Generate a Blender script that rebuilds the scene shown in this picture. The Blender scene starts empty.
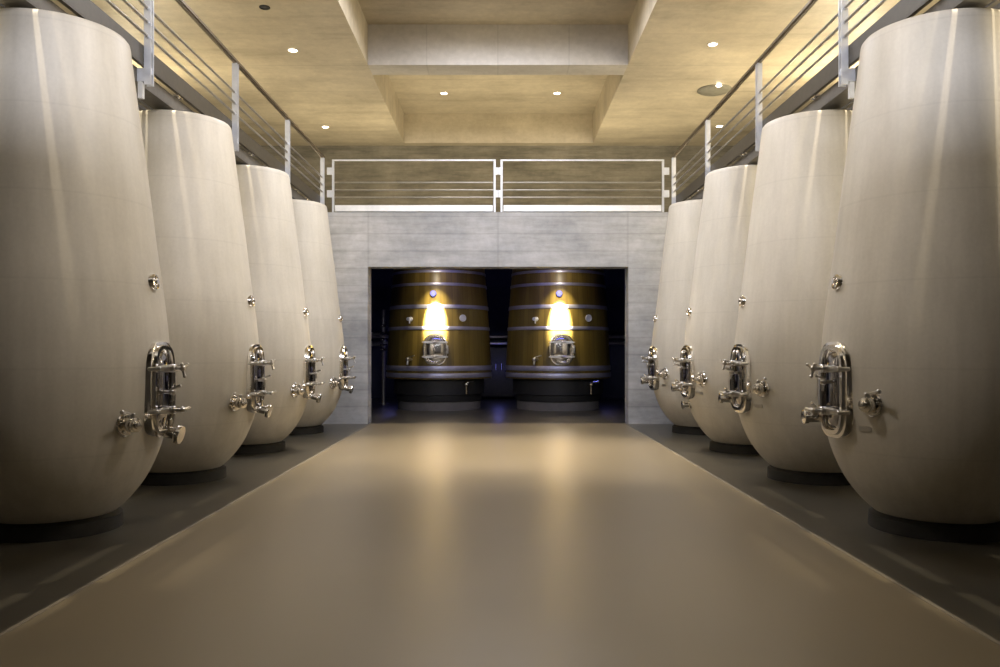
import bpy, bmesh, math, random
from mathutils import Vector, Matrix
random.seed(7)
PI = math.pi
scene = bpy.context.scene
COL = scene.collection

# ------------------------------------------------------------------ materials
def new_mat(name):
    m = bpy.data.materials.new(name); m.use_nodes = True
    nt = m.node_tree
    return m, nt, nt.nodes['Principled BSDF']

def N(nt, typ, **kw):
    n = nt.nodes.new(typ)
    for k, v in kw.items(): setattr(n, k, v)
    return n

def ramp(nt, src, stops):
    r = N(nt, 'ShaderNodeValToRGB')
    e = r.color_ramp.elements
    while len(e) < len(stops): e.new(0.5)
    for i, (p, c) in enumerate(stops):
        e[i].position = p
        e[i].color = c if len(c) == 4 else (*c, 1)
    nt.links.new(src, r.inputs[0])
    return r.outputs[0]

def noise(nt, coord, scale=(1, 1, 1), s=1.0, detail=4, rough=.55):
    mp = N(nt, 'ShaderNodeMapping'); mp.inputs['Scale'].default_value = scale
    nt.links.new(coord, mp.inputs[0])
    n = N(nt, 'ShaderNodeTexNoise'); n.inputs['Scale'].default_value = s
    n.inputs['Detail'].default_value = detail; n.inputs['Roughness'].default_value = rough
    nt.links.new(mp.outputs[0], n.inputs['Vector'])
    return n.outputs['Fac']

def mixc(nt, fac, a, b, mode='MIX'):
    m = N(nt, 'ShaderNodeMix', data_type='RGBA', blend_type=mode)
    for sock, v in ((m.inputs[0], fac), (m.inputs[6], a), (m.inputs[7], b)):
        if isinstance(v, (int, float)): sock.default_value = v
        elif isinstance(v, tuple): sock.default_value = (*v, 1) if len(v) == 3 else v
        else: nt.links.new(v, sock)
    return m.outputs[2]

def objcoord(nt):
    return N(nt, 'ShaderNodeTexCoord').outputs['Object']

def bump(nt, p, h, strength=.2, dist=.01):
    b = N(nt, 'ShaderNodeBump'); b.inputs['Strength'].default_value = strength
    b.inputs['Distance'].default_value = dist
    nt.links.new(h, b.inputs['Height']); nt.links.new(b.outputs[0], p.inputs['Normal'])

def simple(name, col, rough=.5, metal=0.0, var=.12, s=14):
    m, nt, p = new_mat(name)
    c = objcoord(nt)
    f = noise(nt, c, s=s)
    lo = tuple(x * (1 - var) for x in col); hi = tuple(min(1, x * (1 + var)) for x in col)
    nt.links.new(ramp(nt, f, [(.3, lo), (.7, hi)]), p.inputs['Base Color'])
    p.inputs['Roughness'].default_value = rough; p.inputs['Metallic'].default_value = metal
    return m

def emit(name, col, strength):
    m, nt, p = new_mat(name)
    p.inputs['Base Color'].default_value = (*col, 1)
    p.inputs['Emission Color'].default_value = (*col, 1)
    p.inputs['Emission Strength'].default_value = strength
    return m

def concrete(name, lo, hi, board=None, joints=None, rough=.75, stain=.35, bands=0):
    """cast concrete; board = height of the formwork boards, joints = (axis, pitch) of the panel joints"""
    m, nt, p = new_mat(name)
    c = objcoord(nt)
    big = noise(nt, c, s=.9, detail=7, rough=.62)
    fine = noise(nt, c, s=9, detail=6, rough=.65)
    col = ramp(nt, big, [(.28, lo), (.72, hi)])
    col = mixc(nt, .35, col, ramp(nt, fine, [(.3, (.55, .55, .55)), (.7, (1, 1, 1))]), 'MULTIPLY')
    grain = noise(nt, c, scale=(.6, .6, 4.2), s=1.7, detail=7, rough=.7)
    if board:
        col = mixc(nt, stain, col, ramp(nt, grain, [(.32, (.35, .34, .32)), (.62, (1, 1, 1))]), 'MULTIPLY')
        sep = N(nt, 'ShaderNodeSeparateXYZ'); nt.links.new(c, sep.inputs[0])
        md = N(nt, 'ShaderNodeMath', operation='DIVIDE'); md.inputs[1].default_value = board
        nt.links.new(sep.outputs[2], md.inputs[0])
        fl = N(nt, 'ShaderNodeMath', operation='FLOOR'); nt.links.new(md.outputs[0], fl.inputs[0])
        wn = N(nt, 'ShaderNodeTexWhiteNoise', noise_dimensions='1D'); nt.links.new(fl.outputs[0], wn.inputs['W'])
        col = mixc(nt, .25, col, ramp(nt, wn.outputs['Value'], [(0, (.68, .68, .68)), (1, (1, 1, 1))]), 'MULTIPLY')
        fr = N(nt, 'ShaderNodeMath', operation='FRACT'); nt.links.new(md.outputs[0], fr.inputs[0])
        col = mixc(nt, .4, col, ramp(nt, fr.outputs[0], [(0, (.55, .55, .55)), (.06, (1, 1, 1)), (.94, (1, 1, 1)), (1, (.6, .6, .6))]), 'MULTIPLY')
    if joints:
        ax, pitch = joints
        sep = N(nt, 'ShaderNodeSeparateXYZ'); nt.links.new(c, sep.inputs[0])
        md = N(nt, 'ShaderNodeMath', operation='DIVIDE'); md.inputs[1].default_value = pitch
        nt.links.new(sep.outputs[ax], md.inputs[0])
        fr = N(nt, 'ShaderNodeMath', operation='FRACT'); nt.links.new(md.outputs[0], fr.inputs[0])
        col = mixc(nt, .35, col, ramp(nt, fr.outputs[0], [(0, (.5, .5, .5)), (.012, (1, 1, 1)), (.985, (1, 1, 1)), (1, (.5, .5, .5))]), 'MULTIPLY')
    if bands:
        bn = noise(nt, c, scale=(.22, 1.5, .8), s=1.0, detail=7, rough=.68)
        col = mixc(nt, bands, col, ramp(nt, bn, [(.3, (.45, .43, .40)), (.5, (.85, .85, .85)), (.68, (1, 1, 1))]), 'MULTIPLY')
    pits = N(nt, 'ShaderNodeTexVoronoi'); pits.inputs['Scale'].default_value = 7
    nt.links.new(c, pits.inputs['Vector'])
    col = mixc(nt, .6, col, ramp(nt, pits.outputs['Distance'], [(0, (.45, .45, .45)), (.07, (1, 1, 1))]), 'MULTIPLY')
    nt.links.new(col, p.inputs['Base Color'])
    p.inputs['Roughness'].default_value = rough
    bump(nt, p, fine, .25, .01)
    return m

def tank_material():
    m, nt, p = new_mat('cast concrete of the tanks')
    c = objcoord(nt)
    cloud = noise(nt, c, s=1.6, detail=5)
    col = ramp(nt, cloud, [(.25, (.54, .51, .445)), (.75, (.64, .605, .535))])
    streak = noise(nt, c, scale=(10, 10, .18), s=1.3, detail=3)
    col = mixc(nt, .35, col, ramp(nt, streak, [(.3, (.74, .73, .71)), (.65, (1, 1, 1))]), 'MULTIPLY')
    sep = N(nt, 'ShaderNodeSeparateXYZ'); nt.links.new(c, sep.inputs[0])
    md = N(nt, 'ShaderNodeMath', operation='DIVIDE'); md.inputs[1].default_value = .62
    nt.links.new(sep.outputs[2], md.inputs[0])
    fr = N(nt, 'ShaderNodeMath', operation='FRACT'); nt.links.new(md.outputs[0], fr.inputs[0])
    col = mixc(nt, .25, col, ramp(nt, fr.outputs[0], [(0, (.7, .7, .7)), (.02, (1, 1, 1)), (.985, (1, 1, 1)), (1, (.7, .7, .7))]), 'MULTIPLY')
    fine = noise(nt, c, s=40, detail=5)
    col = mixc(nt, .25, col, ramp(nt, fine, [(.3, (.75, .75, .75)), (.7, (1, 1, 1))]), 'MULTIPLY')
    nt.links.new(col, p.inputs['Base Color'])
    p.inputs['Roughness'].default_value = .48
    bump(nt, p, fine, .06, .004)
    return m

def floor_material(name, a, b, rough, s=1.0, grit=.3):
    m, nt, p = new_mat(name)
    c = objcoord(nt)
    f = noise(nt, c, s=s, detail=2); g = noise(nt, c, s=9 * s, detail=4)
    col = mixc(nt, grit, ramp(nt, f, [(.15, a), (.85, b)]), ramp(nt, g, [(.2, (.7, .7, .7)), (.8, (1, 1, 1))]), 'MULTIPLY')
    nt.links.new(col, p.inputs['Base Color'])
    r = ramp(nt, f, [(.1, (rough - .04,) * 3), (.9, (rough + .06,) * 3)])
    nt.links.new(r, p.inputs['Roughness'])
    p.inputs['Specular IOR Level'].default_value = 1.0
    p.inputs['Specular Tint'].default_value = (1.0, .90, .74, 1)
    return m

def oak_material():
    m, nt, p = new_mat('varnished oak staves')
    c = objcoord(nt)
    sep = N(nt, 'ShaderNodeSeparateXYZ'); nt.links.new(c, sep.inputs[0])
    at = N(nt, 'ShaderNodeMath', operation='ARCTAN2'); nt.links.new(sep.outputs[1], at.inputs[0]); nt.links.new(sep.outputs[0], at.inputs[1])
    mu = N(nt, 'ShaderNodeMath', operation='MULTIPLY'); mu.inputs[1].default_value = 56 / (2 * PI)
    nt.links.new(at.outputs[0], mu.inputs[0])
    fl = N(nt, 'ShaderNodeMath', operation='FLOOR'); nt.links.new(mu.outputs[0], fl.inputs[0])
    fr = N(nt, 'ShaderNodeMath', operation='FRACT'); nt.links.new(mu.outputs[0], fr.inputs[0])
    wn = N(nt, 'ShaderNodeTexWhiteNoise', noise_dimensions='1D'); nt.links.new(fl.outputs[0], wn.inputs['W'])
    col = ramp(nt, wn.outputs['Value'], [(0, (.125, .088, .018)), (1, (.195, .14, .030))])
    gr = noise(nt, c, scale=(14, 14, .6), s=2, detail=5)
    col = mixc(nt, .5, col, ramp(nt, gr, [(.3, (.6, .55, .5)), (.7, (1, 1, 1))]), 'MULTIPLY')
    col = mixc(nt, .8, col, ramp(nt, fr.outputs[0], [(0, (.35, .3, .25)), (.05, (1, 1, 1)), (.95, (1, 1, 1)), (1, (.35, .3, .25))]), 'MULTIPLY')
    nt.links.new(col, p.inputs['Base Color'])
    p.inputs['Roughness'].default_value = .38
    return m

M = {}
M['tank'] = tank_material()
M['plinth'] = simple('dark rubber plinth', (.013, .0125, .012), .6, 0, .4)
M['steel'] = simple('polished stainless steel', (.80, .77, .72), .13, 1.0, .05)
M['satin'] = simple('satin stainless steel', (.62, .60, .57), .28, 1.0, .08)
M['dark_reflection'] = simple('steel with dark reflection tone', (.30, .29, .30), .09, 1.0, .1)  # dark reflection of the surroundings put into the base colour
M['dark_steel'] = simple('dark steel', (.09, .09, .095), .35, .7, .2)
M['galv'] = simple('galvanised bar', (.66, .68, .72), .36, .45, .1, 8)
M['channel'] = simple('bright zinc channel', (.86, .87, .88), .4, .3, .06, 8)
M['rod'] = simple('railing rod steel', (.42, .40, .36), .32, .85, .1)
M['toprail'] = simple('bronze toned handrail', (.20, .16, .11), .38, .6, .15)
M['kick'] = simple('grey painted steel plate', (.07, .06, .042), .5, .2, .12)
M['dish'] = simple('grey lacquered dish', (.20, .19, .15), .5)
M['beam'] = simple('dark walkway beam', (.12, .112, .10), .6, .2, .15)
M['hoop'] = simple('steel hoop tinted by blue light', (.40, .40, .52), .38, .6, .08)  # blue light of the alcove is put into the hoop colour
M['oak'] = oak_material()
M['rubber'] = simple('black rubber', (.02, .02, .02), .6)
M['blue'] = simple('blue silicone bung', (.08, .09, .45), .4)
M['white'] = simple('white plastic', (.75, .74, .70), .35)
M['ceil'] = concrete('warm cast ceiling concrete', (.46, .40, .29), (.68, .60, .45), joints=(1, 1.35), rough=.5, bands=.6)
M['ceil_beam'] = concrete('cast beam concrete', (.52, .49, .45), (.64, .61, .57), joints=(0, 1.2), bands=.3)
M['wall'] = concrete('pale board marked concrete', (.36, .38, .42), (.66, .66, .68), board=.32, joints=(0, 2.4), stain=.4)
M['wall_far'] = concrete('dark board marked concrete', (.17, .155, .115), (.32, .29, .22), board=.13, stain=.75)
M['wall_dark'] = concrete('grey concrete', (.16, .15, .14), (.22, .21, .20))
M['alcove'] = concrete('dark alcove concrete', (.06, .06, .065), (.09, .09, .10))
M['floor'] = floor_material('wet grey screed', (.05, .047, .038), (.088, .08, .062), .30, 1.2)
M['aisle'] = floor_material('tan polished resin floor', (.19, .156, .098), (.27, .222, .148), .355, .5, .06)
M['edge'] = simple('pale edging strip', (.22, .19, .145), .5, 0, .2, 6)
M['lens'] = emit('lit lamp lens', (1.0, .86, .66), 22)
M['spotlens'] = emit('lit spot lens', (1.0, .9, .72), 30)

# ------------------------------------------------------------------ mesh builder
class MB:
    def __init__(s, sx=1): s.bm = bmesh.new(); s.sx = sx
    def v(s, p): return s.bm.verts.new((p[0] * s.sx, p[1], p[2]))
    def face(s, vs):
        try: return s.bm.faces.new(vs)
        except ValueError: return None
    def box(s, x0, x1, y0, y1, z0, z1):
        v = [s.v((x, y, z)) for x in (x0, x1) for y in (y0, y1) for z in (z0, z1)]
        for f in ((0, 1, 3, 2), (4, 6, 7, 5), (0, 4, 5, 1), (2, 3, 7, 6), (0, 2, 6, 4), (1, 5, 7, 3)):
            s.face([v[i] for i in f])
        return s
    def lathe(s, prof, o=(0, 0, 0), axis=(0, 0, 1), n=32, close=False):
        """prof = [(radius, distance along axis)]"""
        a = Vector(axis).normalized(); o = Vector(o)
        t = Vector((0, 0, 1)) if abs(a.z) < .9 else Vector((1, 0, 0))
        u = a.cross(t).normalized(); w = a.cross(u)
        rings = []
        for r, h in prof:
            if r < 1e-5: rings.append([s.v(o + a * h)])
            else: rings.append([s.v(o + a * h + (u * math.cos(2 * PI * i / n) + w * math.sin(2 * PI * i / n)) * r) for i in range(n)])
        pairs = list(zip(rings, rings[1:]))
        if close: pairs.append((rings[-1], rings[0]))
        for A, B in pairs:
            for i in range(n):
                j = (i + 1) % n
                if len(A) == 1 and len(B) == 1: continue
                if len(A) == 1: s.face([A[0], B[j], B[i]])
                elif len(B) == 1: s.face([A[i], A[j], B[0]])
                else: s.face([A[i], A[j], B[j], B[i]])
        return s
    def cyl(s, p0, p1, r, r1=None, n=16, bev=None):
        p0 = Vector(p0); p1 = Vector(p1); d = p1 - p0; L = d.length
        r1 = r if r1 is None else r1
        b = min(r, r1) * .18 if bev is None else bev
        b = min(b, L * .3)
        return s.lathe([(0, 0), (r - b, 0), (r, b), (r1, L - b), (r1 - b, L), (0, L)], p0, d, n)
    def ball(s, c, r, n=14):
        k = 8
        return s.lathe([(r * math.sin(PI * i / k), -r * math.cos(PI * i / k)) for i in range(k + 1)], c, (0, 0, 1), n)
    def tube(s, pts, r, n=10, closed=False):
        pts = [Vector(p) for p in pts]; rings = []
        m = len(pts); up = None
        for i, p in enumerate(pts):
            a = pts[(i - 1) % m] if (closed or i > 0) else p
            b = pts[(i + 1) % m] if (closed or i < m - 1) else p
            t = (b - a).normalized()
            if up is None:
                q = Vector((0, 0, 1)) if abs(t.z) < .9 else Vector((1, 0, 0))
                up = t.cross(q).normalized()
            up = (up - t * up.dot(t)).normalized(); w = t.cross(up)
            rings.append([s.v(p + (up * math.cos(2 * PI * k / n) + w * math.sin(2 * PI * k / n)) * r) for k in range(n)])
        rr = rings + [rings[0]] if closed else rings
        for A, B in zip(rr, rr[1:]):
            for k in range(n): s.face([A[k], A[(k + 1) % n], B[(k + 1) % n], B[k]])
        if not closed:
            s.face(rings[0][::-1]); s.face(rings[-1])
        return s
    def loft(s, loops, cap0=True, cap1=True):
        R = [[s.v(p) for p in L] for L in loops]
        n = len(R[0])
        for A, B in zip(R, R[1:]):
            for k in range(n): s.face([A[k], A[(k + 1) % n], B[(k + 1) % n], B[k]])
        if cap0: s.face(R[0][::-1])
        if cap1: s.face(R[-1])
        return s
    def build(s, name, mat, parent=None, smooth=True, loc=None):
        bm = s.bm
        bmesh.ops.recalc_face_normals(bm, faces=bm.faces)
        me = bpy.data.meshes.new(name); bm.to_mesh(me); bm.free()
        me.materials.append(mat)
        if smooth:
            for p in me.polygons: p.use_smooth = True
            me.set_sharp_from_angle(angle=math.radians(38))
        o = bpy.data.objects.new(name, me); COL.objects.link(o)
        if parent: o.parent = parent
        if loc: o.location = loc
        return o

def thing(name, label, cat, loc=(0, 0, 0), rz=0, group=None):
    o = bpy.data.objects.new(name, None); COL.objects.link(o)
    o.location = loc; o.rotation_euler = (0, 0, rz); o.empty_display_size = .2
    o['label'] = label; o['category'] = cat
    if group: o['group'] = group
    return o

def struct(o):
    o['kind'] = 'structure'; return o

def copy_tree(o, parent=None):
    c = o.copy(); COL.objects.link(c)
    if parent: c.parent = parent
    for ch in list(o.children):
        copy_tree(ch, c)
    return c

# ------------------------------------------------------------------ measures
HC = 6.17          # underside of the ceiling
HR = 6.85          # underside of the coffers
XW = 6.6           # side walls
YB = -0.8          # back wall
YE = 14.8          # end wall with the opening
YF = 18.8          # far wall above
DECK = 3.92

# ------------------------------------------------------------------ setting
# floors
b = MB(); b.box(-XW, XW, YB, 23.0, -.25, 0); struct(b.build('floor', M['floor'], smooth=False))
b = MB(); b.box(-2.33, 2.33, YB, YE + .02, 0, .012); struct(b.build('floor_aisle', M['aisle'], smooth=False))
for i, sx in enumerate((1, -1)):
    b = MB(sx); b.box(2.33, 2.36, YB, YE, 0, .0135); struct(b.build('trim_%d' % (i + 1), M['edge'], smooth=False))
# end wall with opening
b = MB()
b.box(-XW, -2.41, YE, YE + .4, 0, DECK); b.box(2.41, XW, YE, YE + .4, 0, DECK); b.box(-2.41, 2.41, YE, YE + .4, 2.91, DECK)
struct(b.build('wall_end', M['wall'], smooth=False))
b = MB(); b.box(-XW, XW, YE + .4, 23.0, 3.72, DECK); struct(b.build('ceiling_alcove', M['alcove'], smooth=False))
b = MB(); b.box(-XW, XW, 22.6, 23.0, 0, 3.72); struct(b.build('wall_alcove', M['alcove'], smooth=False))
b = MB(); b.box(-XW, XW, YF, YF + .3, DECK, 7.1); struct(b.build('wall_far', M['wall_far'], smooth=False))
for n, x in (('left', -XW), ('right', XW)):
    b = MB(); b.box(min(x, x * 1.05), max(x, x * 1.05), YB, 23.0, 0, 7.1); struct(b.build('wall_' + n, M['wall_dark'], smooth=False))
# back wall with assumed high window, and assumed gallery slab above the camera
b = MB()
b.box(-XW, XW, YB - .3, YB, 0, 4.75); b.box(-XW, XW, YB - .3, YB, 6.05, 7.1)
b.box(-XW, -4.2, YB - .3, YB, 4.75, 6.05); b.box(4.2, XW, YB - .3, YB, 4.75, 6.05)
struct(b.build('wall_back', M['wall_dark'], smooth=False))
b = MB(); b.box(-XW, XW, YB, 3.2, 3.66, DECK); struct(b.build('ceiling_gallery_assumed', M['wall_dark'], smooth=False))  # assumed slab out of view, its edge shades the lower near tanks
b = MB()
for x in (-4.2, -1.4, 1.4, 4.12): b.box(x, x + .08, YB - .2, YB - .12, 4.75, 6.05)
b.box(-4.2, 4.2, YB - .2, YB - .12, 4.75, 4.83); b.box(-4.2, 4.2, YB - .2, YB - .12, 5.97, 6.05)
struct(b.build('window_assumed_1', M['dark_steel'], smooth=False))  # frame of the assumed window, out of view
# ceiling: side slabs, coffers between cross beams
b = MB()
for sx in (-1, 1):
    b.box(min(2.19 * sx, XW * sx), max(2.19 * sx, XW * sx), YB, YF, HC, HR + .25)
b.box(-2.19, 2.19, YB, YF, HR, HR + .25)
struct(b.build('ceiling', M['ceil'], smooth=False))
y = 13.47
b = MB()
while y > YB:
    b.box(-2.19, 2.19, y, y + .49, HC, HR); y -= 5.08
struct(b.build('ceiling_beams', M['ceil_beam'], smooth=False))
b = MB(); b.box(-2.19, 2.19, 18.55, YF, HC, HR); struct(b.build('ceiling_end_beam', M['ceil'], smooth=False))

# ------------------------------------------------------------------ concrete tanks
PROF = [(.10, .405), (.14, .455), (.19, .512), (.27, .582), (.376, .655), (.5, .715), (.645, .766), (.82, .802), (1.0, .820), (1.25, .826), (1.5, .812), (1.8, .778), (2.2, .725), (2.6, .678), (3.0, .628), (3.4, .576), (3.74, .535)]
def prof_r(z):
    # Catmull-Rom through PROF
    P = PROF
    if z <= P[0][0]: return P[0][1]
    for i in range(len(P) - 1):
        if P[i][0] <= z <= P[i + 1][0]:
            a = P[max(i - 1, 0)]; b_ = P[i]; c = P[i + 1]; d = P[min(i + 2, len(P) - 1)]
            t = (z - b_[0]) / (c[0] - b_[0]); h = c[0] - b_[0]
            m0 = (c[1] - a[1]) / (c[0] - a[0]) * h; m1 = (d[1] - b_[1]) / (d[0] - b_[0]) * h
            return (2*t**3-3*t*t+1)*b_[1] + (t**3-2*t*t+t)*m0 + (-2*t**3+3*t*t)*c[1] + (t**3-t*t)*m1
    return P[-1][1]

def oval(w, h, n=48, p=3.4):
    out = []
    for i in range(n):
        t = 2 * PI * i / n; c, s = math.cos(t), math.sin(t)
        out.append((w / 2 * math.copysign(abs(c) ** (2 / p), c), h / 2 * math.copysign(abs(s) ** (2 / p), s)))
    return out

def make_manhole(parent, sx, x0, zc, w=.36, h=.68, out=.055, style=0, p=3.4, panel='dark_reflection'):
    """oval pressure door; its axis points along +x, base at x0"""
    def loop(ww, hh, x): return [(x, yy, zc + zz) for yy, zz in oval(ww, hh, 48, p)]
    b = MB(sx)
    b.loft([loop(w + .05, h + .05, x0 - .12), loop(w + .05, h + .05, x0 + .02), loop(w + .045, h + .045, x0 + .03), loop(w, h, x0 + .035), loop(w, h, x0 + out - .02),
            loop(w - .012, h - .012, x0 + out), loop(w - .07, h - .07, x0 + out), loop(w - .085, h - .085, x0 + out - .015), loop(w - .085, h - .085, x0 + .02)], True, True)
    door = b.build('manhole', M['steel'], parent)
    b = MB(sx)
    b.loft([loop(w - .10, h - .10, x0 + .021), loop(w - .10, h - .10, x0 + out - .035), loop(w - .14, h - .14, x0 + out - .02), loop(w - .26, h - .30, x0 + out - .005)], True, True)
    b.build('door_panel', M[panel], door)
    xo = x0 + out
    for k, dz in enumerate((.16, -.16)):
        b = MB(sx)
        # bridge bar across the door, hooked on both sides
        b.loft([[(xo + .005, yy, zc + dz - hz), (xo + .045, yy, zc + dz - hz), (xo + .045, yy, zc + dz + hz), (xo + .005, yy, zc + dz + hz)]
                for yy, hz in ((-w/2 - .03, .014), (-w/2 + .04, .02), (-.04, .028), (.04, .028), (w/2 - .04, .02), (w/2 + .03, .014))])
        for sgn in (-1, 1):
            b.cyl((x0 + .01, sgn * (w/2 + .02), zc + dz), (xo + .05, sgn * (w/2 + .02), zc + dz), .016, n=10)
        b.cyl((xo + .03, 0, zc + dz), (xo + .075, 0, zc + dz), .032, n=14)
        bar = b.build('clamp_bar', M['satin'], door)
        b = MB(sx)
        b.cyl((xo + .07, 0, zc + dz), (xo + .135, 0, zc + dz), .014, n=10)
        if k == 0:
            for a in (.5, .5 + 2*PI/3, .5 + 4*PI/3):
                b.cyl((xo + .13, 0, zc + dz), (xo + .145, .06 * math.cos(a), zc + dz + .06 * math.sin(a)), .011, n=8)
                b.ball((xo + .145, .06 * math.cos(a), zc + dz + .06 * math.sin(a)), .014, 8)
            b.ball((xo + .13, 0, zc + dz), .024, 10)
        else:
            b.cyl((xo + .125, -.02, zc + dz), (xo + .15, .08, zc + dz + .012), .013, n=8)
            b.ball((xo + .13, 0, zc + dz), .022, 10)
        b.build('clamp_handle', M['satin'], door)
    # hinge at the rim
    b = MB(sx)
    b.cyl((xo - .03, w/2 + .03, zc - .09), (xo - .03, w/2 + .03, zc + .09), .018, n=12)
    b.box(xo - .05, xo - .02, w/2 - .02, w/2 + .03, zc - .07, zc - .03); b.box(xo - .05, xo - .02, w/2 - .02, w/2 + .03, zc + .03, zc + .07)
    b.build('hinge', M['satin'], door)
    # tasting tap on the panel
    b = MB(sx)
    zt = zc + (-.02 if style == 0 else .06)
    b.cyl((x0 + .05, -.02, zt), (xo + .06, -.02, zt), .014, n=10)
    b.ball((xo + .06, -.02, zt), .026, 12)
    b.cyl((xo + .06, -.02, zt), (xo + .065, -.02, zt - .07), .013, .010, n=10)
    b.cyl((xo + .05, -.02, zt + .02), (xo + .13, -.03, zt + .05), .010, .013, n=8)
    b.build('tasting_tap', M['satin'], door)
    return door

def make_valve(name, parent, sx, phi, z, length=.13, big=1.0, lever=True):
    """butterfly valve on a flange, standing out of the tank wall; phi measured towards the camera"""
    r = prof_r(z)
    d = Vector((math.cos(phi), -math.sin(phi), 0))
    t = Vector((math.sin(phi), math.cos(phi), 0))
    o = d * (r - .06) + Vector((0, 0, z))
    b = MB(sx)
    L = length
    b.lathe([(0, 0), (.085*big, 0), (.085*big, .07), (.078*big, .078), (.034*big, .082), (.034*big, .06 + L*.4), (.052*big, .062 + L*.4), (.056*big, .085 + L*.4), (.052*big, .10 + L*.4),
             (.036*big, .105 + L*.4), (.036*big, .06 + L*.8), (.05*big, .062 + L*.8), (.05*big, .075 + L*.8), (.028*big, .078 + L*.8), (.026*big, .10 + L*.8), (0, .105 + L*.8)], o, d, 22)
    c = o + d * (.085 + L * .4)
    for k in range(5):
        a = 2 * PI * k / 5 + .4
        q = o + d * .07 + (t * math.cos(a) + Vector((0, 0, math.sin(a)))) * .06 * big
        b.cyl(q, q + d * .022, .011 * big, n=8)
    v = b.build(name, M['steel'], parent)
    b = MB(sx)
    b.cyl(c + Vector((0, 0, .03*big)), c + Vector((0, 0, .085*big)), .018*big, n=10)
    if lever:
        b.cyl(c + Vector((0, 0, .08*big)) - t * .02, c + Vector((0, 0, .10*big)) - t * .11 * big + d * .03, .011*big, .013*big, n=8)
        b.ball(c + Vector((0, 0, .10*big)) - t * .11 * big + d * .03, .017*big, 8)
    else:
        b.lathe([(.0, 0), (.045*big, 0), (.05*big, .012), (.045*big, .024), (0, .024)], c + Vector((0, 0, .08*big)), (0, 0, 1), 14)
    b.build('valve_handle', M['satin'], v)
    return v

TANK_X = 3.39
def make_tank(sx):
    """sx = +1: the door looks along +x (left row), -1: along -x (right row)"""
    root = thing('concrete_tank', '', 'tank', group='concrete fermentation tanks lining the aisle')
    zs = [.10 + (3.74 - .10) * (i / 80) ** 1.5 for i in range(81)]
    b = MB(sx)
    prof = [(0, .10)] + [(prof_r(z), z) for z in zs]
    r = prof[-1][0]
    prof += [(r - .006, 3.765), (r - .02, 3.782), (r - .045, 3.79), (r * .6, 3.795), (.16, 3.80), (0, 3.80)]
    b.lathe(prof, n=96)
    body = b.build('tank_body', M['tank'], root)
    b = MB(sx)
    b.lathe([(0, 0), (.48, 0), (.475, .10), (.45, .11), (.43, .14), (0, .14)], n=72)
    b.build('plinth', M['plinth'], root)
    b = MB(sx)
    b.lathe([(0, 3.79), (.2, 3.79), (.2, 3.812), (.19, 3.818), (.05, 3.82), (0, 3.82)], n=32)
    b.build('top_hatch', M['satin'], root)
    r = prof_r(1.07)
    left = sx > 0
    door = make_manhole(root, sx, r - .015, 1.07, style=0 if left else 1)
    door.rotation_euler = (0, 0, math.radians(-1 if left else 6))
    # side racking valve, towards the camera
    if left: make_valve('racking_valve', root, sx, math.radians(27), .83)
    else: make_valve('racking_valve', root, sx, math.radians(32), .98, .10)
    # lower outlet below the door
    b = MB(sx)
    rr = prof_r(.80)
    if left:
        b.lathe([(0, 0), (.06, 0), (.06, .05), (.045, .06), (.045, .16), (.07, .162), (.074, .18), (.07, .20), (0, .205)], (rr - .03, .03, .76), (1, 0, -.25), 20)
        b.cyl((rr + .07, .03, .76), (rr + .08, .03, .84), .014, n=8)
    else:
        b.lathe([(0, 0), (.06, 0), (.06, .05), (.045, .06), (.045, .20), (.055, .202), (.055, .235), (.04, .24), (0, .24)], (rr - .05, .10, .85), (1, 0, 0), 20)
        b.cyl((rr + .09, .10, .85), (rr + .09, .10, .93), .015, n=8)
        b.cyl((rr + .09, .10, .925), (rr + .15, .03, .96), .012, n=8)
    b.build('outlet_pipe', M['steel'], root)
    # sampling port higher up
    b = MB(sx)
    zz = 1.89; rr = prof_r(zz)
    b.lathe([(0, -.05), (.06, -.05), (.062, .02), (.055, .03), (.045, .032), (.04, .022), (0, .02)], (rr, -.03, zz), (1, 0, .12), 24)
    b.cyl((rr + .005, -.03, zz), (rr + .045, -.03, zz + .004), .024, n=14)
    b.build('sampling_port', M['steel'], root)
    if not left:
        ph = math.radians(27); z = .80; rr = prof_r(z)
        d = Vector((math.cos(ph), -math.sin(ph), 0)); t = Vector((math.sin(ph), math.cos(ph), 0))
        b = MB(sx); c = d * (rr + .002) + Vector((0, 0, z))
        b.loft([[c + t * a + Vector((0, 0, e)) + d * k for a, e in ((-.05, -.018), (.05, -.018), (.05, .018), (-.05, .018))] for k in (-.012, .003)])
        b.build('name_plate', M['satin'], root)
    return root

order = ['nearest', 'second', 'third', 'farthest']
for sx, side in ((1, 'left'), (-1, 'right')):
    t0 = make_tank(sx)
    for k in range(4):
        t = t0 if k == 0 else copy_tree(t0)
        t.location = (-TANK_X * sx, 6.15 + 2.39 * k, 0)
        t['label'] = [
            'huge beige concrete tank at the %s edge of the picture, nearest of the %s row' % (side, side),
            'beige concrete tank of the %s row, right behind the nearest one' % side,
            'beige concrete tank, third from the front in the %s row' % side,
            'beige concrete tank at the far end of the %s row, beside the end wall' % side][k]
        if sx < 0 and k == 2:
            b = MB(sx); rr = prof_r(.62)
            b.lathe([(0, 0), (.05, 0), (.05, .05), (.035, .06), (.035, .12), (.055, .122), (.055, .15), (0, .155)], (rr - .04, 0, .62), (1, 0, 0), 18)
            b.build('drain_plug', M['steel'], t)

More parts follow.
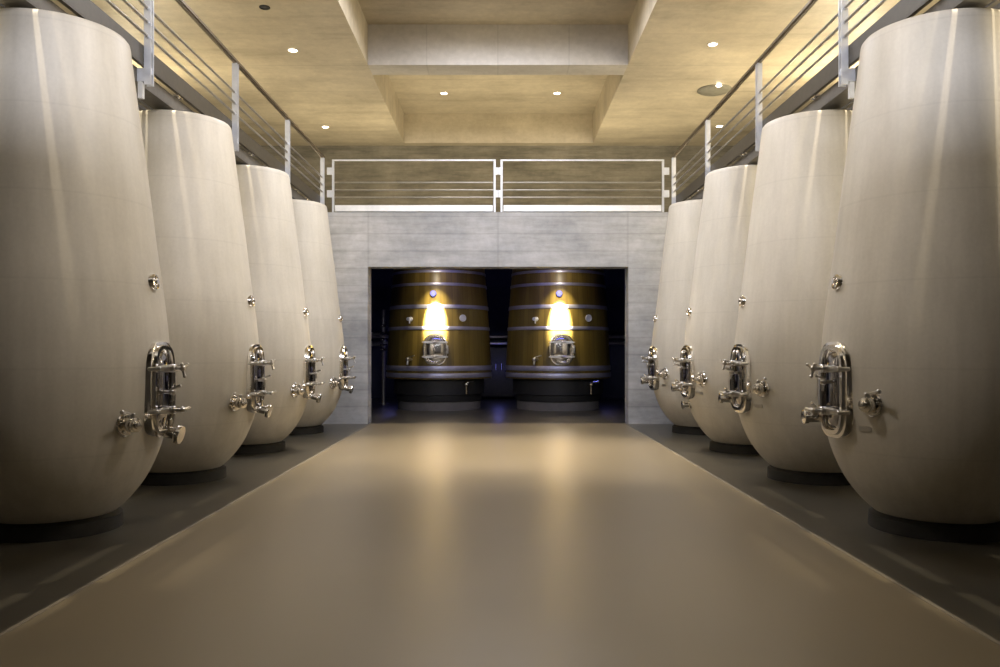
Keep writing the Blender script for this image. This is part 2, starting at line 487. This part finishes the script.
# ------------------------------------------------------------------ walkways along both sides, with open grating
Y0, Y1 = 3.23, YE - .02
for sx, side in ((-1, 'left'), (1, 'right')):
    w = thing('walkway', 'dark steel grating walkway above the %s row of tanks' % side, 'walkway', (0, 0, 0), group='walkways over the tanks')
    b = MB(sx)
    x = 3.42
    while x < XW - .09:
        b.box(x, x + .04, Y0, Y1, 3.90, 3.94); x += .105
    yy = Y0 + .05
    while yy < Y1:
        b.box(3.42, XW - .03, yy, yy + .012, 3.90, 3.93); yy += .6
    b.build('grating', M['beam'], w, smooth=False)
    b = MB(sx)
    b.box(3.29, 3.42, Y0, Y1, 3.835, 3.958); b.box(3.29, 3.50, Y0, Y1, 3.825, 3.837)
    b.build('edge_beam', M['beam'], w, smooth=False)
    for k in range(-1, 4):
        yc = 7.35 + 2.4 * k
        b = MB(sx); b.box(3.42, XW - .03, yc - .05, yc + .05, 3.83, 3.90)
        b.build('cross_beam', M['beam'], w, smooth=False)
    # side railing
    r = thing('railing', 'steel railing with a dark handrail along the %s walkway' % side, 'railing', (0, 0, 0), group='railings along the walkways')
    b = MB(sx); b.box(3.16, 3.22, Y0, 14.58, 4.87, 4.90); b.box(3.175, 3.205, Y0, 14.58, 4.855, 4.871)
    b.build('handrail', M['toprail'], r, smooth=False)
    for z in (4.24, 4.37, 4.50):
        b = MB(sx); b.cyl((3.19, Y0, z), (3.19, 14.58, z), .015, n=10); b.build('rod', M['rod'], r)
    b = MB(sx); b.box(3.225, 3.237, Y0, 14.5, 3.985, 4.155); b.box(3.225, 3.262, Y0, 14.5, 3.975, 3.987)
    b.build('kick_plate', M['kick'], r, smooth=False)
    ys = [7.35 + 2.4 * k for k in range(-1, 3)] + [14.53]
    for yc in ys:
        b = MB(sx)
        for dy in (-.034, .022):
            b.box(3.158, 3.222, yc + dy, yc + dy + .012, 3.80, 4.86)
        for z in (3.9, 4.1, 4.62):
            b.box(3.17, 3.21, yc - .022, yc + .022, z, z + .06)
        for z in (4.24, 4.37, 4.50):
            b.cyl((3.19, yc - .05, z), (3.19, yc + .05, z), .022, n=12)
        p = b.build('post', M['galv'], r, smooth=False)
        b = MB(sx)
        b.box(3.215, 3.288, yc - .03, yc + .03, 3.83, 3.95)
        b.box(3.24, 3.284, yc - .02, yc + .02, 3.68, 3.83)
        b.build('bracket', M['galv'], p, smooth=False)
    for k in range(4):
        for q, dy in enumerate((-.35, .35)):
            yc = 6.15 + 2.4 * k + dy
            b = MB(sx); b.box(3.238, 3.286, yc - .07, yc + .07, 3.955, 3.973)
            b.cyl((3.262, yc, 3.945), (3.262, yc, 3.975), .016, n=10)
            b.build('clip', M['steel'], r)

# railing in front of the gallery on the end wall: two framed panels
YR = YE + .03
for sx, side in ((-1, 'left'), (1, 'right')):
    r = thing('railing', '%s of the two framed steel railing panels on top of the end wall' % side, 'railing', (0, 0, 0), group='railing panels on the end wall')
    b = MB(sx)
    b.box(.045, 3.075, YR - .02, YR + .02, 4.876, 4.898)
    b.build('top_bar', M['galv'], r, smooth=False)
    for xa in (.045, 3.037):
        b = MB(sx); b.box(xa, xa + .038, YR - .02, YR + .02, 3.925, 4.865); b.build('upright', M['galv'], r, smooth=False)
    for z in (4.20, 4.335, 4.475):
        b = MB(sx); b.cyl((.09, YR, z), (3.03, YR, z), .014, n=10); b.build('rod', M['rod'], r)
    b = MB(sx); b.box(.10, 3.02, YR - .03, YR - .01, 3.925, 4.05); b.box(.10, 3.02, YR - .03, YR + .05, 3.925, 3.935)
    b.build('bottom_channel', M['channel'], r, smooth=False)
    for z in (4.20, 4.62):
        b = MB(sx)
        b.box(3.06, 3.17, YR - .016, YR + .016, z, z + .13)
        b.build('joining_plate', M['galv'], r, smooth=False)
        b = MB(sx)
        b.box(.004, .05, YR - .016, YR + .016, z, z + .13)
        b.build('joining_plate', M['galv'], r, smooth=False)

# ------------------------------------------------------------------ oak vats in the alcove
VY = 18.9
def vat_r(z):
    t = (z - .72) / (3.35 - .72)
    return 1.235 - .17 * t - .02 * math.sin(PI * t) * -1
def make_vat():
    root = thing('oak_vat', '', 'vat', group='oak vats in the alcove')
    b = MB()
    zs = [.72 + 2.63 * i / 24 for i in range(25)]
    b.lathe([(0, .80), (vat_r(.72) - .06, .80), (vat_r(.72) - .055, .72)] + [(vat_r(z), z) for z in zs] + [(vat_r(3.35) - .06, 3.35), (vat_r(3.35) - .06, 3.25), (0, 3.25)], n=112)
    b.build('staves', M['oak'], root)
    for z, h in ((.80, .10), (.96, .11), (1.86, .075), (2.34, .085), (2.84, .065), (3.13, .06)):
        b = MB(); r0 = vat_r(z - h/2); r1 = vat_r(z + h/2)
        b.lathe([(r0 - .01, z - h/2), (r0 + .010, z - h/2), (r0 + .013, z - h/2 + .006), (r1 + .013, z + h/2 - .006), (r1 + .010, z + h/2), (r1 - .01, z + h/2)], n=96, close=True)
        for k in range(14):
            a = -PI/2 + (k - 6.5) * .045; rr = (r0 + r1) / 2
            if z < 1.2: b.lathe([(.011, 0), (.011, .02), (0, .024)], (rr * math.cos(a), rr * math.sin(a), z), (math.cos(a), math.sin(a), 0), 8)
        b.build('hoop', M['hoop'], root)
    b = MB()
    b.lathe([(0, .2), (.99, .2), (1.0, .22), (1.0, .34), (1.06, .36), (1.06, .69), (1.03, .72), (0, .72)], n=64)
    b.build('stand', M['rubber'], root)
    b = MB(); b.lathe([(0, 0), (.97, 0), (.97, .185), (.95, .20), (0, .20)], n=64); b.build('plinth', M['wall_dark'], root)
    # manhole door facing the hall: built along +x then turned
    d = make_manhole(root, 1, vat_r(1.38) - .02, 1.38, w=.50, h=.66, out=.09, p=2.5, panel='steel')
    d.rotation_euler = (0, 0, -PI/2)
    yy = -vat_r(2.62)
    b = MB(); b.lathe([(0, 0), (.06, 0), (.075, .03), (.06, .06), (0, .065)], (-.05, yy + .02, 2.62), (0, -1, 0), 18); b.build('bung', M['blue'], root)
    for nm, ax, z in (('thermometer', .60, 2.08), ('gauge', -.58, 2.06)):
        a = -PI/2 + ax / 1.18; rr = vat_r(z)
        b = MB(); dd = Vector((math.cos(a), math.sin(a), 0))
        if ax > 0: b.lathe([(0, -.02), (.025, -.02), (.025, .05), (.075, .055), (.08, .07), (.08, .095), (.07, .10), (.065, .092), (0, .092)], dd * rr + Vector((0, 0, z)), dd, 20)
        else:
            b.lathe([(0, -.02), (.05, -.02), (.05, .03), (.025, .035), (.025, .10), (.04, .102), (.04, .13), (0, .13)], dd * rr + Vector((0, 0, z)), dd, 16)
            b.cyl(dd * (rr + .06) + Vector((0, 0, z)), dd * (rr + .06) + Vector((0, 0, z - .1)), .015, n=8)
        b.build(nm, M['channel'], root)
    a = -PI/2 - .56 / 1.2; z = 1.16; rr = vat_r(z); dd = Vector((math.cos(a), math.sin(a), 0)); t = Vector((-math.sin(a), math.cos(a), 0))
    b = MB(); o = dd * rr + Vector((0, 0, z))
    b.cyl(o - dd * .03, o + dd * .16, .035, n=14); b.ball(o + dd * .13, .05, 12)
    b.cyl(o + dd * .13, o + dd * .15 - Vector((0, 0, .12)), .028, .022, n=12)
    b.cyl(o + dd * .13 + Vector((0, 0, .04)), o + dd * .13 + Vector((0, 0, .09)) + t * .17, .014, n=8)
    b.build('tap', M['satin'], root)
    a = -PI/2 + .62; z = .60; dd = Vector((math.cos(a), math.sin(a), 0)); o = dd * 1.04 + Vector((0, 0, z))
    b = MB(); b.cyl(o, o + dd * .14, .04, n=14); b.ball(o + dd * .13, .055, 12); b.cyl(o + dd * .13, o + dd * .13 - Vector((0, 0, .22)), .03, n=12)
    b.cyl(o + dd * .13 + Vector((0, 0, .05)), o + dd * .2 + Vector((.12, 0, .07)), .014, n=8)
    b.build('drain_valve', M['steel'], root)
    return root
v0 = make_vat(); v1 = copy_tree(v0)
for v, x, s in ((v0, -1.40, 'left'), (v1, 1.40, 'right')):
    v.location = (x, VY, 0)
    v['label'] = '%s of the two spotlit oak vats with steel hoops in the dark alcove' % s

def make_spot():
    s = thing('spot_lamp', '', 'lamp', group='spot lamps over the oak vats')
    b = MB(); b.lathe([(0, 3.80), (.06, 3.80), (.06, 3.78), (.012, 3.69), (.012, 3.30), (0, 3.30)], n=16); b.build('stem', M['rubber'], s)
    b = MB()
    b.lathe([(.04, 0), (.055, .01), (.06, .12), (.056, .12), (.05, .03), (0, .03)], (0, -.0, 3.31), (0, .18, -1), 18)
    b.build('lamp_head', M['rubber'], s)
    b = MB(); b.lathe([(0, 0), (.05, 0), (.05, .004), (0, .004)], (0, .019, 3.205), (0, .18, -1), 18); b.build('lens', M['spotlens'], s)
    return s
s0 = make_spot(); s1 = copy_tree(s0)
for s, x, n in ((s0, -1.40, 'left'), (s1, 1.36, 'right')):
    s.location = (x, 17.2, -.08)
    s['label'] = 'small black spot lamp shining down on the %s oak vat' % n

# pipework at the back of the alcove
for z, yp, nm in ((1.74, 22.36, 'upper'), (1.56, 22.16, 'lower')):
    b = MB(); b.cyl((-5, yp, z), (5, yp, z), .05, n=14)
    o = b.build('pipe', M['satin'])
    o['label'] = '%s of two horizontal steel pipes seen between the oak vats' % nm; o['category'] = 'pipe'
    for x in (-3.6, -1.6, 1.6, 3.6):
        b = MB(); b.box(x - .03, x + .03, yp - .03, yp + .03, 0, z); b.build('pipe_stand', M['dark_steel'], o, smooth=False)
b = MB()
b.box(-.9, .9, 22.24, 22.30, .08, 1.44); b.box(-.88, -.02, 22.225, 22.24, .12, 1.40); b.box(.02, .88, 22.225, 22.24, .12, 1.40)
o = b.build('cabinet', M['kick'], smooth=False); o['label'] = 'low dark steel panel cabinet in the gap between the two oak vats'; o['category'] = 'cabinet'
for x in (-.8, .8):
    b = MB(); b.box(x - .05, x + .05, 22.24, 22.30, 0, .08); b.build('foot', M['rubber'], o, smooth=False)
for x in (-.08, .08):
    b = MB(); b.tube([(x, 22.23, 1.0), (x, 22.19, 1.0), (x, 22.19, .8), (x, 22.23, .8)], .01); b.build('handle', M['steel'], o)
m_ = thing('valve_manifold', 'upright steel pipe with stacked valves left of the oak vats', 'pipe', (-2.92, 20.3, 0))
b = MB(); b.cyl((0, 0, 0), (0, 0, 2.4), .045, n=14); b.lathe([(0, 0), (.12, 0), (.12, .02), (0, .02)], n=20); b.build('riser', M['satin'], m_)
for z in (1.38, 1.5, 1.64, 1.78, 1.98):
    b = MB(); b.lathe([(.05, -.03), (.09, -.025), (.1, 0), (.09, .025), (.05, .03)], (0, 0, z), (0, 0, 1), 20, close=True)
    b.cyl((0, 0, z), (0, -.14, z), .022, n=10); b.ball((0, -.14, z), .04, 12); b.build('valve', M['steel'], m_)
for z in (1.5, 1.78):
    b = MB(); b.cyl((-1.2, 0, z), (-.04, 0, z), .035, n=12); b.build('branch_pipe', M['satin'], m_)

# ------------------------------------------------------------------ ceiling lamps
def make_downlight():
    d = thing('ceiling_downlight', '', 'lamp', group='round downlights in the concrete ceiling')
    b = MB(); b.lathe([(.085, .012), (.085, -.006), (.08, -.012), (.068, -.012), (.066, -.004), (.066, .012)], n=28, close=True); b.build('trim_ring', M['white'], d)
    b = MB(); b.lathe([(0, .010), (.066, .010), (.066, -.004), (0, -.006)], n=28); b.build('lens', M['lens'], d)
    return d
d0 = make_downlight()
spots = [(-3.28, 12.8, HC, 'lit downlight in the left ceiling, near the upper left coffer corner'),
         (-3.72, 17.2, HC, 'lit downlight in the left ceiling close to the far wall'),
         (3.37, 12.55, HC, 'lit downlight high in the right ceiling, nearer than the round dome'),
         (4.74, 17.15, HC, 'lit downlight in the right ceiling seen behind the railing rods'),
         (-1.16, 17.06, HR, 'left of the two lit downlights inside the far coffer'),
         (1.25, 17.06, HR, 'right of the two lit downlights inside the far coffer')]
dl = []
for i, (x, yy, z, lab) in enumerate(spots):
    d = d0 if i == 0 else copy_tree(d0)
    d.location = (x, yy, z); d['label'] = lab; dl.append((x, yy, z))
# unlit fitting and round dome
u = thing('ceiling_downlight', 'small black unlit fitting in the upper left ceiling', 'lamp', (-3.26, 11.2, HC))
b = MB(); b.lathe([(.075, .01), (.075, -.01), (.062, -.016), (.055, .002), (0, .004)], n=26); b.build('housing', M['rubber'], u)
b = MB(); b.lathe([(0, .002), (.05, .002), (.05, -.004), (0, -.006)], n=24); b.build('lens', M['dark_steel'], u)
u = thing('ceiling_dome', 'wide grey dome fitting on the right ceiling with a lit edge', 'lamp', (3.99, 14.75, HC))
b = MB(); b.lathe([(0, .0), (.31, .0), (.315, -.012), (.29, -.03), (.2, -.06), (.08, -.075), (0, -.078)], n=40); b.build('dish', M['dish'], u)
b = MB(); b.lathe([(0, 0), (.05, 0), (.045, -.016), (0, -.02)], (0, -.285, -.018), (0, 0, 1), 18); b.build('lens', M['lens'], u)

# ------------------------------------------------------------------ lights
def light(name, kind, loc, energy, col, target=None, **kw):
    l = bpy.data.lights.new(name, kind); l.energy = energy; l.color = col
    for k, v in kw.items(): setattr(l, k, v)
    o = bpy.data.objects.new(name, l); COL.objects.link(o); o.location = loc
    if target is not None:
        o.rotation_euler = (Vector(target) - Vector(loc)).to_track_quat('-Z', 'Y').to_euler()
    return o
COOL = (.86, .88, 1.0); WARM = (1.0, .84, .56); AMB = (1.0, .85, .62)
# area light at the assumed window behind the camera, standing in for daylight
light('assumed_window_light', 'AREA', (0, YB + .03, 5.45), 490, COOL, (0, 12, 2.6), shape='RECTANGLE', size=8.2, size_y=1.1)
# warm fills added over the side walkways to brighten the ceiling, no fixtures there
for sx in (-1, 1):
    for yy in (5.5, 9.5, 13.5):
        light('ceiling_fill', 'AREA', (5.6 * sx, yy, 4.3), 200 if sx > 0 else 100, WARM, (2.6 * sx, yy, 6.2), shape='RECTANGLE', size=.4, size_y=3.4)
    for yy in (5.15, 7.6, 10.0):  # assumed downlights out of view, casting grating stripes on tanks and floor
        light('assumed_walkway_downlight', 'SPOT', (3.62 * sx, yy, 6.13), 520, AMB, (3.62 * sx, yy, 0), spot_size=.64, spot_blend=.5, shadow_soft_size=.015)
for x, yy, z in dl:
    light('downlight', 'SPOT', (x, yy, z - .03), 60, AMB, (x, yy, 0), spot_size=1.7, spot_blend=.6, shadow_soft_size=.06)
# fill light added in the coffer above the frame, for wall, beam and tanks
light('coffer_fill', 'AREA', (0, 11.2, HR - .03), 270, (.93, .93, 1.0), (0, 11.2001, 0), shape='RECTANGLE', size=2.6, size_y=2.2, spread=2.8)
for x in (-1.2, 1.2):  # two added fill spots that brighten the far part of the aisle floor
    light('aisle_fill_spot', 'SPOT', (x, 12.2, HR - .03), 1700, (1, .85, .66), (x * .8, 10.6, 0), spot_size=.80, spot_blend=.9, shadow_soft_size=.06)
# fill spots added in the coffers, each brightening the upper tank across the aisle
for sx in (-1, 1):
    for k in range(4):
        yt = 6.15 + 2.39 * k
        light('tank_fill_spot', 'SPOT', (-1.7 * sx, min(yt - 1.3, 11.9), 6.7), (740, 800, 360, 220)[k], (1.0, .905, .83), (2.8 * sx, yt - .1, (2.95, 3.05, 3.3, 3.3)[k]), spot_size=(.68, .66, .6, .6)[k], spot_blend=1, shadow_soft_size=.12)
# fill light added on the gallery to lift the far wall and coffer
light('gallery_fill', 'AREA', (0, 16.6, 4.05), 150, WARM, (0, 16.9, 7), shape='RECTANGLE', size=9, size_y=.4)
# spots on the oak vats
for x in (-1.40, 1.36):
    light('vat_spot', 'SPOT', (x, 17.215, 3.10), 14000, (1, .90, .68), (x, 17.75, 2.05), spot_size=.47, spot_blend=1, shadow_soft_size=.03)
    light('vat_flood', 'SPOT', (x, 17.215, 3.10), 260, (1, .84, .5), (x, 17.75, 2.2), spot_size=1.0, spot_blend=1, shadow_soft_size=.03)
    light('vat_spill', 'SPOT', (x, 17.215, 3.10), 14, (1, .85, .6), (x, 17.9, 2.5), spot_size=2.4, spot_blend=.6, shadow_soft_size=.03)
# assumed blue lamps low behind the vats, no fixtures there
for x, yy, z, e in ((-2.9, 21.4, 1.3, 2), (2.9, 21.4, 1.3, 1.2), (0, 21.6, .9, 2)):
    light('assumed_blue_lamp', 'POINT', (x, yy, z), e, (.2, .22, 1.0), shadow_soft_size=.1)
light('blue_lintel_fill', 'AREA', (0, 15.4, 3.66), 15, (.14, .17, 1.0), (0, 18.2, .3), shape='RECTANGLE', size=4.2, size_y=.1)  # blue fill added behind the lintel to tint hoops and vat fronts

w = bpy.data.worlds.new('World'); scene.world = w; w.use_nodes = True
w.node_tree.nodes['Background'].inputs[0].default_value = (.02, .02, .025, 1)
w.node_tree.nodes['Background'].inputs[1].default_value = .5

# ------------------------------------------------------------------ camera
cam = bpy.data.cameras.new('Camera'); co = bpy.data.objects.new('Camera', cam); COL.objects.link(co)
co.location = (.035, 0, 1.37); co.rotation_euler = (PI / 2, 0, 0)
cam.sensor_width = 36; cam.lens = 28.8; cam.shift_y = .0165; cam.clip_start = .05
scene.camera = co
scene.view_settings.view_transform = 'Standard'; scene.view_settings.look = 'None'
scene.view_settings.exposure = 0; scene.view_settings.gamma = 1; scene.view_settings.use_curve_mapping = False
